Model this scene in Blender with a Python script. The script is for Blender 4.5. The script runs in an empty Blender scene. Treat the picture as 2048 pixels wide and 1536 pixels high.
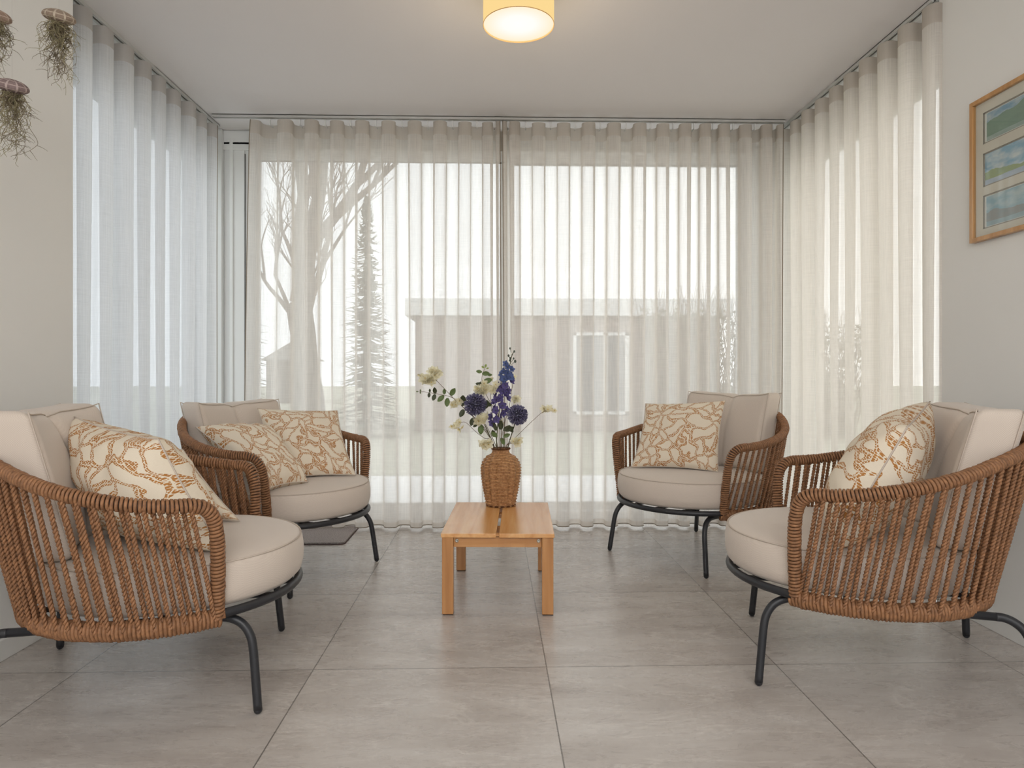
import bpy, math, random
from mathutils import Vector, Matrix, noise
random.seed(7)
PI = math.pi
TH = math.radians(1.51)                      # the camera is turned 1.51 degrees from the room axis
CEIL = 2.66
col = bpy.context.scene.collection

# ------------------------------------------------------------------ helpers
def room(cx, cy, z=0.0):
    """survey coordinates (taken along the lens axis) -> room coordinates"""
    return Vector((cx*math.cos(TH)+cy*math.sin(TH), cy*math.cos(TH)-cx*math.sin(TH), z))

class MB:
    def __init__(s): s.v=[]; s.f=[]; s.uv=[]; s.mi=[]; s.cur=0
    def face(s, idx, uv=None):
        s.f.append(idx); s.uv.append(uv); s.mi.append(s.cur)
    def box(s, lo, hi, M=None):
        b=len(s.v)
        for x in (lo[0],hi[0]):
            for y in (lo[1],hi[1]):
                for z in (lo[2],hi[2]):
                    p=Vector((x,y,z)); s.v.append(M@p if M else p)
        for q in ((0,1,3,2),(4,6,7,5),(0,4,5,1),(2,3,7,6),(0,2,6,4),(1,5,7,3)):
            s.face([b+i for i in q])
        return s
    def grid(s, nu, nv, fn, cu=False, cv=False, uvf=None, flip=False):
        b=len(s.v)
        NU = nu if cu else nu+1
        NV = nv if cv else nv+1
        for i in range(NU):
            for j in range(NV): s.v.append(Vector(fn(i/nu, j/nv)))
        for i in range(nu):
            for j in range(nv):
                i2=(i+1)%NU; j2=(j+1)%NV
                q=[b+i*NV+j, b+i2*NV+j, b+i2*NV+j2, b+i*NV+j2]
                uv=None
                if uvf: uv=[uvf(i/nu,j/nv),uvf((i+1)/nu,j/nv),uvf((i+1)/nu,(j+1)/nv),uvf(i/nu,(j+1)/nv)]
                if flip: q.reverse(); uv and uv.reverse()
                s.face(q, uv)
        return s
    def tube(s, path, r, n=8, caps=True, closed=False):
        P=[Vector(p) for p in path]; N=len(P)
        T=[]
        for i in range(N):
            a=P[(i-1)%N] if (closed or i>0) else P[i]
            c=P[(i+1)%N] if (closed or i<N-1) else P[i]
            T.append((c-a).normalized())
        up=Vector((0,0,1)) if abs(T[0].z)<.9 else Vector((1,0,0))
        u=T[0].cross(up).normalized(); b=len(s.v)
        for i in range(N):
            u=(u-T[i]*u.dot(T[i])).normalized(); w=T[i].cross(u)
            rr=r(i/(N-1)) if callable(r) else r
            for k in range(n):
                a=2*PI*k/n; s.v.append(P[i]+u*(rr*math.cos(a))+w*(rr*math.sin(a)))
        for i in range(N if closed else N-1):
            i2=(i+1)%N
            for k in range(n):
                k2=(k+1)%n; s.face([b+i*n+k,b+i*n+k2,b+i2*n+k2,b+i2*n+k])
        if caps and not closed:
            s.face([b+k for k in range(n)][::-1]); s.face([b+(N-1)*n+k for k in range(n)])
        return s
    def lathe(s, prof, n=32, c=(0,0,0), cap=True):
        b=len(s.v); c=Vector(c)
        for r,z in prof:
            for k in range(n):
                a=2*PI*k/n; s.v.append(c+Vector((r*math.cos(a),r*math.sin(a),z)))
        for i in range(len(prof)-1):
            for k in range(n):
                k2=(k+1)%n; s.face([b+i*n+k,b+i*n+k2,b+(i+1)*n+k2,b+(i+1)*n+k])
        if cap:
            s.face([b+k for k in range(n)][::-1]); s.face([b+(len(prof)-1)*n+k for k in range(n)])
        return s
    def ball(s, c, r, n=8, m=6, sc=(1,1,1)):
        c=Vector(c)
        s.grid(n,m,lambda u,v:c+Vector((sc[0]*r*math.cos(2*PI*u)*math.sin(PI*min(max(v,.001),.999)),sc[1]*r*math.sin(2*PI*u)*math.sin(PI*min(max(v,.001),.999)),-sc[2]*r*math.cos(PI*v))),cu=True)
        return s
    def build(s, name, mats, parent=None, smooth=True, bevel=0):
        me=bpy.data.meshes.new(name); me.from_pydata(s.v,[],s.f); 
        if not isinstance(mats,(list,tuple)): mats=[mats]
        for m in mats: me.materials.append(m)
        if any(m for m in s.mi): me.polygons.foreach_set('material_index', s.mi)
        if any(u for u in s.uv):
            L=me.uv_layers.new(name='UVMap'); k=0
            flat=[]
            for f,u in zip(s.f,s.uv):
                for i in range(len(f)): flat += list(u[i]) if u else [0,0]
            L.data.foreach_set('uv', flat)
        if smooth: me.polygons.foreach_set('use_smooth',[True]*len(s.f))
        me.update(); me.validate()
        o=bpy.data.objects.new(name,me); col.objects.link(o)
        if parent: o.parent=parent
        if bevel:
            md=o.modifiers.new('bevel','BEVEL'); md.width=bevel; md.segments=2; md.limit_method='ANGLE'; md.angle_limit=math.radians(50); md.harden_normals=False
        return o

def tag(o, label=None, cat=None, group=None, kind=None):
    if label: o['label']=label
    if cat: o['category']=cat
    if group: o['group']=group
    if kind: o['kind']=kind
    return o
def empty(name, loc, rz=0.0, label=None, cat=None, group=None, kind=None):
    o=bpy.data.objects.new(name,None); o.empty_display_size=.05; col.objects.link(o)
    o.location=loc; o.rotation_euler=(0,0,rz); return tag(o,label,cat,group,kind)
def copy_tree(o, parent=None):
    c=o.copy(); col.objects.link(c)
    if parent: c.parent=parent
    for ch in list(o.children): copy_tree(ch,c)
    return c
def smooth_path(pts, k=6):
    P=[Vector(p) for p in pts]; P=[P[0]*2-P[1]]+P+[P[-1]*2-P[-2]]; out=[]
    for i in range(1,len(P)-2):
        for j in range(k):
            t=j/k; a,b,c,d=P[i-1],P[i],P[i+1],P[i+2]
            out.append(.5*((2*b)+(c-a)*t+(2*a-5*b+4*c-d)*t*t+(3*b-a-3*c+d)*t**3))
    out.append(P[-2]); return out
def sst(x): x=min(max(x,0),1); return x*x*(3-2*x)

# ------------------------------------------------------------------ node helpers
def lin(r,g,b):
    f=lambda c:(c/255/12.92) if c/255<=.04045 else ((c/255+.055)/1.055)**2.4
    return (f(r),f(g),f(b),1)
class NT:
    def __init__(s,name):
        s.m=bpy.data.materials.new(name); s.m.use_nodes=True; s.t=s.m.node_tree; s.t.nodes.clear()
        s.out=s.n('ShaderNodeOutputMaterial')
    def n(s,t,**kw):
        x=s.t.nodes.new(t)
        for k,v in kw.items():
            if k[0]=='_': x.inputs[k[1:].replace('_',' ')].default_value=v
            else: setattr(x,k,v)
        return x
    def l(s,a,b): s.t.links.new(a,b)
    def math(s,op,a,b=None,c=None,clamp=False):
        x=s.n('ShaderNodeMath',operation=op); x.use_clamp=clamp
        for i,v in enumerate((a,b,c)):
            if v is None: continue
            if isinstance(v,(int,float)): x.inputs[i].default_value=v
            else: s.l(v,x.inputs[i])
        return x.outputs[0]
    def ramp(s,fac,stops,interp='LINEAR'):
        x=s.n('ShaderNodeValToRGB'); x.color_ramp.interpolation=interp; e=x.color_ramp.elements
        while len(e)<len(stops): e.new(.5)
        for i,(p,c) in enumerate(stops): e[i].position=p; e[i].color=c
        s.l(fac,x.inputs[0]); return x.outputs[0]
    def mixc(s,f,a,b,bt='MIX'):
        x=s.n('ShaderNodeMix',data_type='RGBA',blend_type=bt)
        for i,v in ((0,f),(6,a),(7,b)):
            if isinstance(v,(int,float,tuple)): x.inputs[i].default_value=v
            else: s.l(v,x.inputs[i])
        return x.outputs[2]
    def noise(s,vec,scale,detail=3,rough=.5,out=0,dist=0):
        x=s.n('ShaderNodeTexNoise',_Scale=scale,_Detail=detail,_Roughness=rough,_Distortion=dist)
        if vec is not None: s.l(vec,x.inputs['Vector'])
        return x.outputs[out]
    def mapping(s,vec,scale=(1,1,1),loc=(0,0,0),rot=(0,0,0)):
        x=s.n('ShaderNodeMapping'); x.inputs['Scale'].default_value=scale; x.inputs['Location'].default_value=loc; x.inputs['Rotation'].default_value=rot
        s.l(vec,x.inputs['Vector']); return x.outputs[0]
    def coord(s,k='Object'): return s.n('ShaderNodeTexCoord').outputs[k]
    def bump(s,h,strength=.3,dist=.01):
        x=s.n('ShaderNodeBump',_Strength=strength,_Distance=dist); s.l(h,x.inputs['Height']); return x.outputs[0]
    def pbr(s,color,rough=.5,metal=0,bump=None,spec=.5,**kw):
        p=s.n('ShaderNodeBsdfPrincipled')
        for k,v in (('Base Color',color),('Roughness',rough)):
            if isinstance(v,(int,float,tuple)): p.inputs[k].default_value=v
            else: s.l(v,p.inputs[k])
        p.inputs['Metallic'].default_value=metal; p.inputs['Specular IOR Level'].default_value=spec
        for k,v in kw.items(): p.inputs[k.replace('_',' ')].default_value=v
        if bump: s.l(bump,p.inputs['Normal'])
        s.l(p.outputs[0],s.out.inputs[0]); return s.m
def simple(name,c,rough=.5,metal=0,spec=.5,nz=None,bs=0,bscale=40):
    t=NT(name); co=t.coord()
    k=t.noise(co, nz or 6, 3)
    cc=t.mixc(t.math('MULTIPLY',k,.25), c, tuple(list(x*.72 for x in c[:3])+[1]))
    b=t.bump(t.noise(co,bscale,2),bs,.004) if bs else None
    return t.pbr(cc,rough,metal,b,spec)

# ---- materials
def m_wall(name,c):
    t=NT(name); co=t.coord()
    cc=t.mixc(t.noise(co,1.2,4),c,tuple([x*.94 for x in c[:3]]+[1]))
    return t.pbr(cc,.85,0,t.bump(t.noise(co,180,3),.06,.002),.2)
M_wall=m_wall('wall_paint',lin(236,235,231)); M_ceil=m_wall('ceiling_paint',lin(232,228,227))
M_base=m_wall('baseboard_paint',lin(225,224,220))
def m_floor():
    t=NT('slate_floor_tile'); g=t.n('ShaderNodeNewGeometry').outputs['Position']
    T=.79
    sep=t.n('ShaderNodeSeparateXYZ'); t.l(g,sep.inputs[0])
    def edge(a,o):
        f=t.math('FRACT',t.math('DIVIDE',t.math('SUBTRACT',a,o),T))
        return t.math('MULTIPLY',t.math('MINIMUM',f,t.math('SUBTRACT',1,f)),T), t.math('FLOOR',t.math('DIVIDE',t.math('SUBTRACT',a,o),T))
    ex,ix=edge(sep.outputs[0],.179-4*T); ey,iy=edge(sep.outputs[1],2.325-4*T)
    d=t.math('MINIMUM',ex,ey)
    grout=t.math('LESS_THAN',d,.0021)
    cmb=t.n('ShaderNodeCombineXYZ'); t.l(ix,cmb.inputs[0]); t.l(iy,cmb.inputs[1])
    wn=t.n('ShaderNodeTexWhiteNoise',noise_dimensions='3D'); t.l(cmb.outputs[0],wn.inputs[0])
    va=t.n('ShaderNodeVectorMath',operation='MULTIPLY_ADD'); t.l(wn.outputs['Color'],va.inputs[0]); va.inputs[1].default_value=(9,9,9); t.l(g,va.inputs[2])
    v=va.outputs[0]
    vs=t.mapping(v,(1,3.4,1),(0,0,0),(0,0,.45))
    n1=t.noise(vs,1.6,6,.62,dist=.4); n2=t.noise(vs,9,8,.7,dist=.8); n3=t.noise(vs,45,4,.6)
    c=t.ramp(n1,[(.3,lin(164,155,148)),(.5,lin(184,176,169)),(.72,lin(200,194,188))])
    c=t.mixc(t.ramp(n2,[(.42,(0,0,0,1)),(.7,(.2,.2,.2,1))]),c,lin(208,202,195))
    vein=t.ramp(t.math('ABSOLUTE',t.math('SUBTRACT',t.noise(vs,1.1,7,.6,dist=1.2),.5)),[(0,(.35,.35,.35,1)),(.012,(0,0,0,1))])
    c=t.mixc(vein,c,lin(222,216,208))
    c=t.mixc(grout,c,lin(118,112,106))
    h=t.math('ADD',t.math('MULTIPLY',n2,.8),t.math('MULTIPLY',n3,.2))
    h=t.math('SUBTRACT',h,t.math('MULTIPLY',grout,.6))
    r=t.math('MULTIPLY_ADD',n2,.12,.22)
    return t.pbr(c,r,0,t.bump(h,.15,.005),.6)
M_floor=m_floor()
M_black=simple('black_powder_coated_metal',lin(40,41,45),.42,0,.5,bs=.05,bscale=300)
def m_rope(name,c1,c2,sc=1):
    t=NT(name); co=t.coord()
    n=t.noise(co,70*sc,3,.6); n2=t.noise(t.mapping(co,(1,1,1)),420*sc,2)
    c=t.ramp(n,[(.3,c1),(.7,c2)])
    c=t.mixc(t.math('MULTIPLY',n2,.35),c,lin(196,152,112))
    return t.pbr(c,.55,0,t.bump(n2,.5,.0015),.35)
M_rope=m_rope('paper_cord_rope',lin(96,62,42),lin(160,112,76))
def m_wicker():
    t=NT('vase_wicker'); uv=t.coord('UV'); sep=t.n('ShaderNodeSeparateXYZ'); t.l(uv,sep.inputs[0])
    f=t.math('ABSOLUTE',t.math('SINE',t.math('MULTIPLY',sep.outputs[1],PI)))
    cr_=t.math('POWER',f,.6)
    n=t.noise(t.coord(),90,3); c=t.ramp(n,[(.3,lin(160,112,70)),(.7,lin(214,166,116))])
    c=t.mixc(cr_,lin(104,64,36),c)
    return t.pbr(c,.5,0,t.bump(t.noise(t.coord(),420,2),.4,.001),.35)
M_wick=m_wicker()
M_thread=simple('clear_thread',lin(190,188,184),.3)
def m_fabric(name,c,c2):
    t=NT(name); co=t.coord()
    w=t.n('ShaderNodeTexChecker'); w.inputs['Scale'].default_value=330; t.l(co,w.inputs[0])
    n=t.noise(co,4,3)
    cc=t.mixc(t.math('MULTIPLY',w.outputs[1],.28),c,c2)
    cc=t.mixc(t.math('MULTIPLY',n,.25),cc,c2)
    p=t.n('ShaderNodeBsdfPrincipled'); t.l(cc,p.inputs[0]); p.inputs['Roughness'].default_value=.9
    p.inputs['Sheen Weight'].default_value=.25; p.inputs['Specular IOR Level'].default_value=.15
    h=t.math('ADD',w.outputs[1],t.math('MULTIPLY',t.noise(co,9,3,.5),6))
    t.l(t.bump(h,.25,.0025),p.inputs['Normal']); t.l(p.outputs[0],t.out.inputs[0]); return t.m
M_fab=m_fabric('beige_cushion_fabric',lin(222,209,196),lin(186,170,156))
M_pipe=simple('cushion_piping',lin(206,192,178),.85,spec=.2)
def m_pillow(name,seed):
    t=NT(name); uv=t.coord('UV')
    uvm=t.mapping(uv,(1,1,1),(seed*1.7,seed*.9,0),(0,0,seed*.8))
    nz=t.noise(uvm,4.5,2,.5,out=1)
    vm=t.n('ShaderNodeVectorMath',operation='MULTIPLY_ADD'); t.l(nz,vm.inputs[0]); vm.inputs[1].default_value=(.30,.24,0); t.l(uvm,vm.inputs[2])
    vm0=vm; nz2=t.noise(uvm,13,1,.5,out=1); vm=t.n('ShaderNodeVectorMath',operation='MULTIPLY_ADD'); t.l(nz2,vm.inputs[0]); vm.inputs[1].default_value=(.085,.085,0); t.l(vm0.outputs[0],vm.inputs[2])
    vo=t.n('ShaderNodeTexVoronoi',feature='DISTANCE_TO_EDGE',voronoi_dimensions='2D',_Scale=14); t.l(vm.outputs[0],vo.inputs['Vector'])
    d=vo.outputs['Distance']
    band=t.math('LESS_THAN',t.math('ABSOLUTE',t.math('SUBTRACT',d,.075)),.056)
    be=t.n('ShaderNodeTexVoronoi',feature='F1',voronoi_dimensions='2D',_Scale=150); t.l(uvm,be.inputs['Vector']); be.inputs['Randomness'].default_value=.35
    bead=t.math('LESS_THAN',be.outputs['Distance'],.47)
    wide=t.noise(uvm,3,1)
    f=t.math('MULTIPLY',band,bead)
    base=t.mixc(t.math('MULTIPLY',t.noise(uvm,300,1),.3),lin(236,224,204),lin(208,192,168))
    thr=t.mixc(t.noise(uvm,40,1),lin(196,138,76),lin(162,108,60))
    c=t.mixc(f,base,thr)
    h=t.math('ADD',t.math('MULTIPLY',f,1.0),t.math('MULTIPLY',t.noise(uvm,9,2),2))
    return t.pbr(c,.85,0,t.bump(h,.35,.002),.15)
def m_wood(name,c1,c2,c3,axis='X'):
    t=NT(name); co=t.coord()
    v=t.mapping(co,(30,1.6,30) if axis=='Y' else ((30,30,1.6) if axis=='Z' else (1.6,30,30)))
    n=t.noise(v,1,5,.55,dist=.6); n2=t.noise(v,6,3,.5)
    c=t.ramp(n,[(.3,c1),(.52,c2),(.75,c3)])
    # staves
    sep=t.n('ShaderNodeSeparateXYZ'); t.l(co,sep.inputs[0])
    wn=t.n('ShaderNodeTexWhiteNoise',noise_dimensions='1D'); t.l(t.math('FLOOR',t.math('DIVIDE',sep.outputs[0],.056)),wn.inputs['W'])
    c=t.mixc(t.math('MULTIPLY',wn.outputs[0],.35),c,c1)
    return t.pbr(c,.24,0,t.bump(n2,.03,.001),.6)
M_woodtop=m_wood('varnished_pine_top',lin(206,144,82),lin(224,168,108),lin(234,186,130),'Y')
M_woodleg=m_wood('varnished_pine_leg',lin(172,116,64),lin(194,138,82),lin(208,154,98),'Z')
M_woodrail=m_wood('varnished_pine_rail',lin(172,116,64),lin(194,138,82),lin(208,154,98),'X')
M_oak=m_wood('oak_frame_wood',lin(176,128,78),lin(196,148,96),lin(210,166,114),'Z')
M_steel=simple('bolt_steel',lin(190,188,180),.35,.9)
M_felt=simple('felt_pad',lin(60,48,40),.9)
M_white=simple('white_window_frame',lin(232,233,232),.45,nz=2)
M_greyrail=simple('aluminium_track',lin(205,205,202),.35,.2)
M_dark=simple('dark_gasket',lin(96,94,92),.6)

def m_curtain(name,T0,tint):
    t=NT(name); uv=t.coord('UV')
    geo=t.n('ShaderNodeNewGeometry')
    dt=t.n('ShaderNodeVectorMath',operation='DOT_PRODUCT'); t.l(geo.outputs['True Normal'],dt.inputs[0]); t.l(geo.outputs['Incoming'],dt.inputs[1])
    c=t.math('MAXIMUM',t.math('ABSOLUTE',dt.outputs['Value']),.12)
    sep=t.n('ShaderNodeSeparateXYZ'); t.l(uv,sep.inputs[0])
    yarn=t.noise(t.mapping(uv,(420,5,1)),1,2,.6); yarn2=t.noise(t.mapping(uv,(6,360,1)),1,2,.6)
    w=t.math('ADD',t.math('MULTIPLY',yarn,.6),t.math('MULTIPLY',yarn2,.4))
    base=t.math('MULTIPLY_ADD',t.math('SUBTRACT',w,.5),.5,T0,clamp=True)
    top=t.math('GREATER_THAN',sep.outputs[1],2.615-.085)     # header tape, woven denser
    hem=t.math('LESS_THAN',sep.outputs[1],.05)
    band=t.math('MAXIMUM',top,hem)
    base=t.math('MULTIPLY',base,t.math('SUBTRACT',1,t.math('MULTIPLY',band,.75)))
    T=t.math('POWER',t.math('MAXIMUM',base,.002),t.math('DIVIDE',1,c))
    tr=t.n('ShaderNodeBsdfTransparent'); di=t.n('ShaderNodeBsdfDiffuse'); tl=t.n('ShaderNodeBsdfTranslucent')
    cc=t.mixc(t.math('MULTIPLY',w,.5),tint,tuple([x*.82 for x in tint[:3]]+[1]))
    cc=t.mixc(t.math('MULTIPLY',band,.45),cc,lin(170,155,138))
    t.l(cc,di.inputs[0]); t.l(cc,tl.inputs[0])
    m1=t.n('ShaderNodeMixShader'); m1.inputs[0].default_value=.52; t.l(di.outputs[0],m1.inputs[1]); t.l(tl.outputs[0],m1.inputs[2])
    m2=t.n('ShaderNodeMixShader'); t.l(T,m2.inputs[0]); t.l(m1.outputs[0],m2.inputs[1]); t.l(tr.outputs[0],m2.inputs[2])
    t.l(m2.outputs[0],t.out.inputs[0]); return t.m
M_cur=m_curtain('sheer_linen_voile',.30,lin(243,238,232))
M_curL=m_curtain('sheer_linen_voile_left',.24,lin(238,238,240))
M_curR=m_curtain('sheer_linen_voile_right',.24,lin(245,240,234))
def m_glass():
    t=NT('window_glass'); tr=t.n('ShaderNodeBsdfTransparent'); tr.inputs[0].default_value=(.97,.985,.98,1)
    gl=t.n('ShaderNodeBsdfGlossy'); gl.inputs['Roughness'].default_value=.02
    geo=t.n('ShaderNodeNewGeometry'); dt=t.n('ShaderNodeVectorMath',operation='DOT_PRODUCT'); t.l(geo.outputs['True Normal'],dt.inputs[0]); t.l(geo.outputs['Incoming'],dt.inputs[1])
    sch=t.math('MULTIPLY_ADD',t.math('POWER',t.math('SUBTRACT',1,t.math('ABSOLUTE',dt.outputs['Value'])),5),.9,.04,clamp=True)
    m=t.n('ShaderNodeMixShader'); t.l(sch,m.inputs[0]); t.l(tr.outputs[0],m.inputs[1]); t.l(gl.outputs[0],m.inputs[2])
    t.l(m.outputs[0],t.out.inputs[0]); return t.m
M_glass=m_glass()

# ------------------------------------------------------------------ the room shell
def struct(name, mb, m, parent=None, smooth=False, bevel=0):
    o=mb.build(name,m,parent,smooth,bevel)
    if not parent: o['kind']='structure'
    return o
XL, XR = -1.72, 1.95            # side walls of the room
YL, YR = 2.835, 2.94            # where the glazed bay begins
BL, BR, YB = -2.02, 2.16, 4.72  # bay window planes
YREAR=-2.6
struct('floor', MB().box((-2.14,YREAR-.12,-.12),(2.30,YB+.12,0)), M_floor)
struct('ceiling', MB().box((-2.14,YREAR-.12,CEIL),(2.30,YB+.12,CEIL+.15)), M_ceil)
struct('wall_left', MB().box((XL-.42,YREAR,0),(XL,YL,CEIL)), M_wall)
struct('wall_right', MB().box((XR,YREAR,0),(XR+.35,YR,CEIL)), M_wall)
# rear wall with a wide unseen opening, added to let sky light in
mb=MB(); mb.box((XL,YREAR-.12,0),(-1.25,YREAR,CEIL)); mb.box((1.45,YREAR-.12,0),(XR,YREAR,CEIL)); mb.box((-1.25,YREAR-.12,2.35),(1.45,YREAR,CEIL)); mb.box((-1.25,YREAR-.12,0),(1.45,YREAR,.5))
struct('wall_rear', mb, M_wall)
struct('baseboard_left', MB().box((XL,YREAR,0),(XL+.012,YL,.076)), M_base, bevel=.003)
struct('baseboard_right', MB().box((XR-.012,YREAR,0),(XR,YR,.076)), M_base, bevel=.003)

def frame_rect(mb, a0,a1,z0,z1,w, d0,d1, axis):
    """rectangular frame; a = horizontal extent along axis, d = depth extent"""
    def bx(aa,bb,zz0,zz1):
        if axis=='X': mb.box((aa,d0,zz0),(bb,d1,zz1))
        else: mb.box((d0,aa,zz0),(d1,bb,zz1))
    bx(a0,a0+w,z0,z1); bx(a1-w,a1,z0,z1); bx(a0+w,a1-w,z0,z0+w); bx(a0+w,a1-w,z1-w,z1)
def window_back():
    e=empty('window_1',(0,YB,0),kind='structure')
    L=lambda x:(x)
    mb=MB(); frame_rect(mb,BL+.02,BR-.02,0,2.58,.055,-.03,.09,'X')
    struct('window_header',MB().box((-1.66,-.045,2.53),(1.80,.12,CEIL)),m_wall('header_painted_shade',lin(176,168,158)),e)  # header colour darkened to stand for the shade at the window head
    mb.box((BL,-.06,0),(-1.84,.1,CEIL)); mb.box((-1.84,-.03,2.56),(-1.662,.1,CEIL)); mb.box((1.802,-.03,2.56),(1.99,.1,CEIL)); mb.box((-1.84,-.02,.055),(-1.70,.08,2.56)); mb.box((-1.80,-.032,.03),(-1.775,-.02,2.6)); mb.box((1.80,-.02,.055),(1.99,.08,2.56)); mb.box((1.99,-.06,0),(BR,.1,CEIL))
    struct('window_frame',mb,M_white,e,bevel=.004)
    mb=MB(); frame_rect(mb,-1.70,.14,.02,2.56,.095,-.015,.03,'X'); struct('window_sash',mb,M_white,e,bevel=.004)
    mb=MB(); frame_rect(mb,.04,1.80,.02,2.55,.088,.035,.08,'X'); struct('window_sash',mb,M_white,e,bevel=.004)
    mb=MB(); mb.box((-1.61,.004,.11),(.05,.012,2.47)); struct('window_pane',mb,M_glass,e)
    mb=MB(); mb.box((.125,.054,.105),(1.715,.062,2.465)); struct('window_pane',mb,M_glass,e)
    mb=MB(); mb.box((-1.70,-.021,.10),(-1.694,-.015,2.50)); struct('window_gasket',mb,M_dark,e)
    mb=MB(); mb.box((-1.62,-.022,2.448),(.05,-.016,2.458)); mb.box((.12,.03,2.455),(1.72,.034,2.462)); struct('window_bead',mb,M_dark,e)
window_back()
def window_side(n,x,y0,y1,sgn):
    e=empty('window_%d'%n,(x,0,0),kind='structure')
    d=(0,.07) if sgn>0 else (-.07,0)
    mb=MB(); frame_rect(mb,y0,y1,0,2.50,.07,d[0],d[1],'Y')
    ym=(y0+y1)/2
    mb.box((d[0],ym-.035,.07),(d[1],ym+.035,2.43))
    mb.box((d[0],y0,2.50),(d[1]+0.0,y1,CEIL))
    struct('window_frame',mb,M_white,e,bevel=.004)
    for a,b in ((y0+.07,ym-.035),(ym+.035,y1-.07)):
        struct('window_pane',MB().box((d[0]+.03,a,.07),(d[0]+.038,b,2.43)),M_glass,e)
window_side(2,BL,YL,YB-.03,-1)
window_side(3,BR,YR,YB-.03,1)

# ------------------------------------------------------------------ curtains
def curtain(name, origin, ang, humps, amp, mat, label, z0=.018, z1=2.615, tail=(0,0), lean=None, seed=0):
    """humps: positions along the track where the cloth bulges into the room"""
    e=empty(name,origin,ang,label,'curtain')
    hs=list(humps); n=len(hs); per=24
    N=int((n-1+tail[0]+tail[1])*per); NZ=26
    rnd=random.Random(seed)
    ja=[rnd.uniform(.8,1.15) for _ in range(n+1)]; jx=[rnd.uniform(-.012,.012) for _ in range(n+1)]
    def fn(u,v):
        s=-tail[0]+u*(n-1+tail[0]+tail[1]); i=max(0,min(int(math.floor(s)),n-2)); t=s-i
        x=hs[i]+(hs[i+1]-hs[i])*t
        a=amp*(ja[i]*(1-t)+ja[i+1]*t)
        z=z0+(z1-z0)*v
        low=1-v
        aa=a*(1-.28*low)
        x+=(jx[i]*(1-t)+jx[i+1]*t)*low*1.3
        x+=.019*math.sin(4*PI*t)*(1-.3*low)
        y=-aa*math.cos(2*PI*t)
        y+=.006*math.sin(x*7+v*5+seed)*low
        if lean: x+=lean(u,v)
        return (x,y,z)
    mb=MB(); mb.grid(N,NZ,fn,uvf=lambda u,v:(hs[0]+(hs[-1]-hs[0])*u*1.6,z0+(z1-z0)*v))
    mb.build('curtain_fabric',mat,e)
    # stitched side hems
    for q in (0,1): MB().tube([fn(q,k/26) for k in range(27)],.003,5).build('curtain_side_hem',M_hem,e)
    mb=MB(); mb.tube([fn(k/(N),0) for k in range(N+1)],.0028,4)
    mb.build('curtain_bottom_hem',M_hem,e)
    # gliders
    for k in range(n-1):
        mb=MB(); p=Vector(fn((k+.5+tail[0])/(n-1+tail[0]+tail[1]),1)); mb.box((p.x-.004,-.006,z1-.02),(p.x+.004,.006,z1+.02)); mb.box((p.x-.003,0,z1-.015),(p.x+.003,p.y,z1-.010))
        mb.build('curtain_glider',M_white,e,smooth=False)
    return e
M_hem=simple('curtain_hem',lin(150,138,122),.8,spec=.2)
# back left panel: positions along X
YC=4.42
pl=[523,573,624,674,724,777,829,880,930,977,1000]
hl=[(p-988)/1365*(YC-.05) for p in pl]; hl=[round(x,3) for x in hl]
hl=[-1.545]+hl[1:]
def lean_left(u,v): return -.055*(1-v)**.7*sst(1-u*9)
def lean_seam(u,v): return .02*(1-v)*sst((u-.9)*10)
cur1=curtain('sheer_curtain',(0,YC,0),0,hl,.060,M_cur,'sheer linen curtain across the left half of the back window',lean=lean_left,seed=1)
hr=[.055,.125,.288,.45,.61,.775,.945,1.095,1.24,1.37,1.49,1.635,1.775,1.87]
cur2=curtain('sheer_curtain',(0,YC+.0,0),0,hr,.060,M_cur,'sheer linen curtain across the right half of the back window',seed=2)
# left bay: track along Y, cloth bulges toward +X  (rotate so local -y is +X)
hL=[2.90+.176*k for k in range(10)]
cur3=curtain('sheer_curtain',(-1.845,0,0),PI/2,[y for y in hL],.055,M_curL,'sheer curtain along the left bay window beside the hanging air plants',tail=(.5,0),seed=3)
hR=[-(4.49-.170*k) for k in range(10)]
cur4=curtain('sheer_curtain',(1.945,0,0),-PI/2,hR,.052,M_curR,'sheer curtain along the right bay window beside the framed pictures',tail=(0,.5),seed=4)
def track(loc,ang,length,label):
    e=empty('curtain_track',loc,ang,label,'curtain track')
    mb=MB(); mb.box((0,-.018,-.018),(length,-.006,0)); mb.box((0,.006,-.018),(length,.018,0)); mb.box((0,-.018,-.004),(length,.018,0))
    mb.build('rail_profile',M_greyrail,e,smooth=False)
    mb=MB(); mb.box((.002,-.0055,-.012),(length-.002,.0055,-.0045)); mb.build('rail_slot',M_dark,e,smooth=False)
    return e
track((-1.80,YC,CEIL),0,3.70,'white ceiling curtain track in front of the back window')
track((-1.845,2.70+.15,CEIL),PI/2,1.75,'white ceiling curtain track above the left bay curtain')
track((1.945,2.96,CEIL),PI/2,1.70,'white ceiling curtain track above the right bay curtain')

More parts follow.
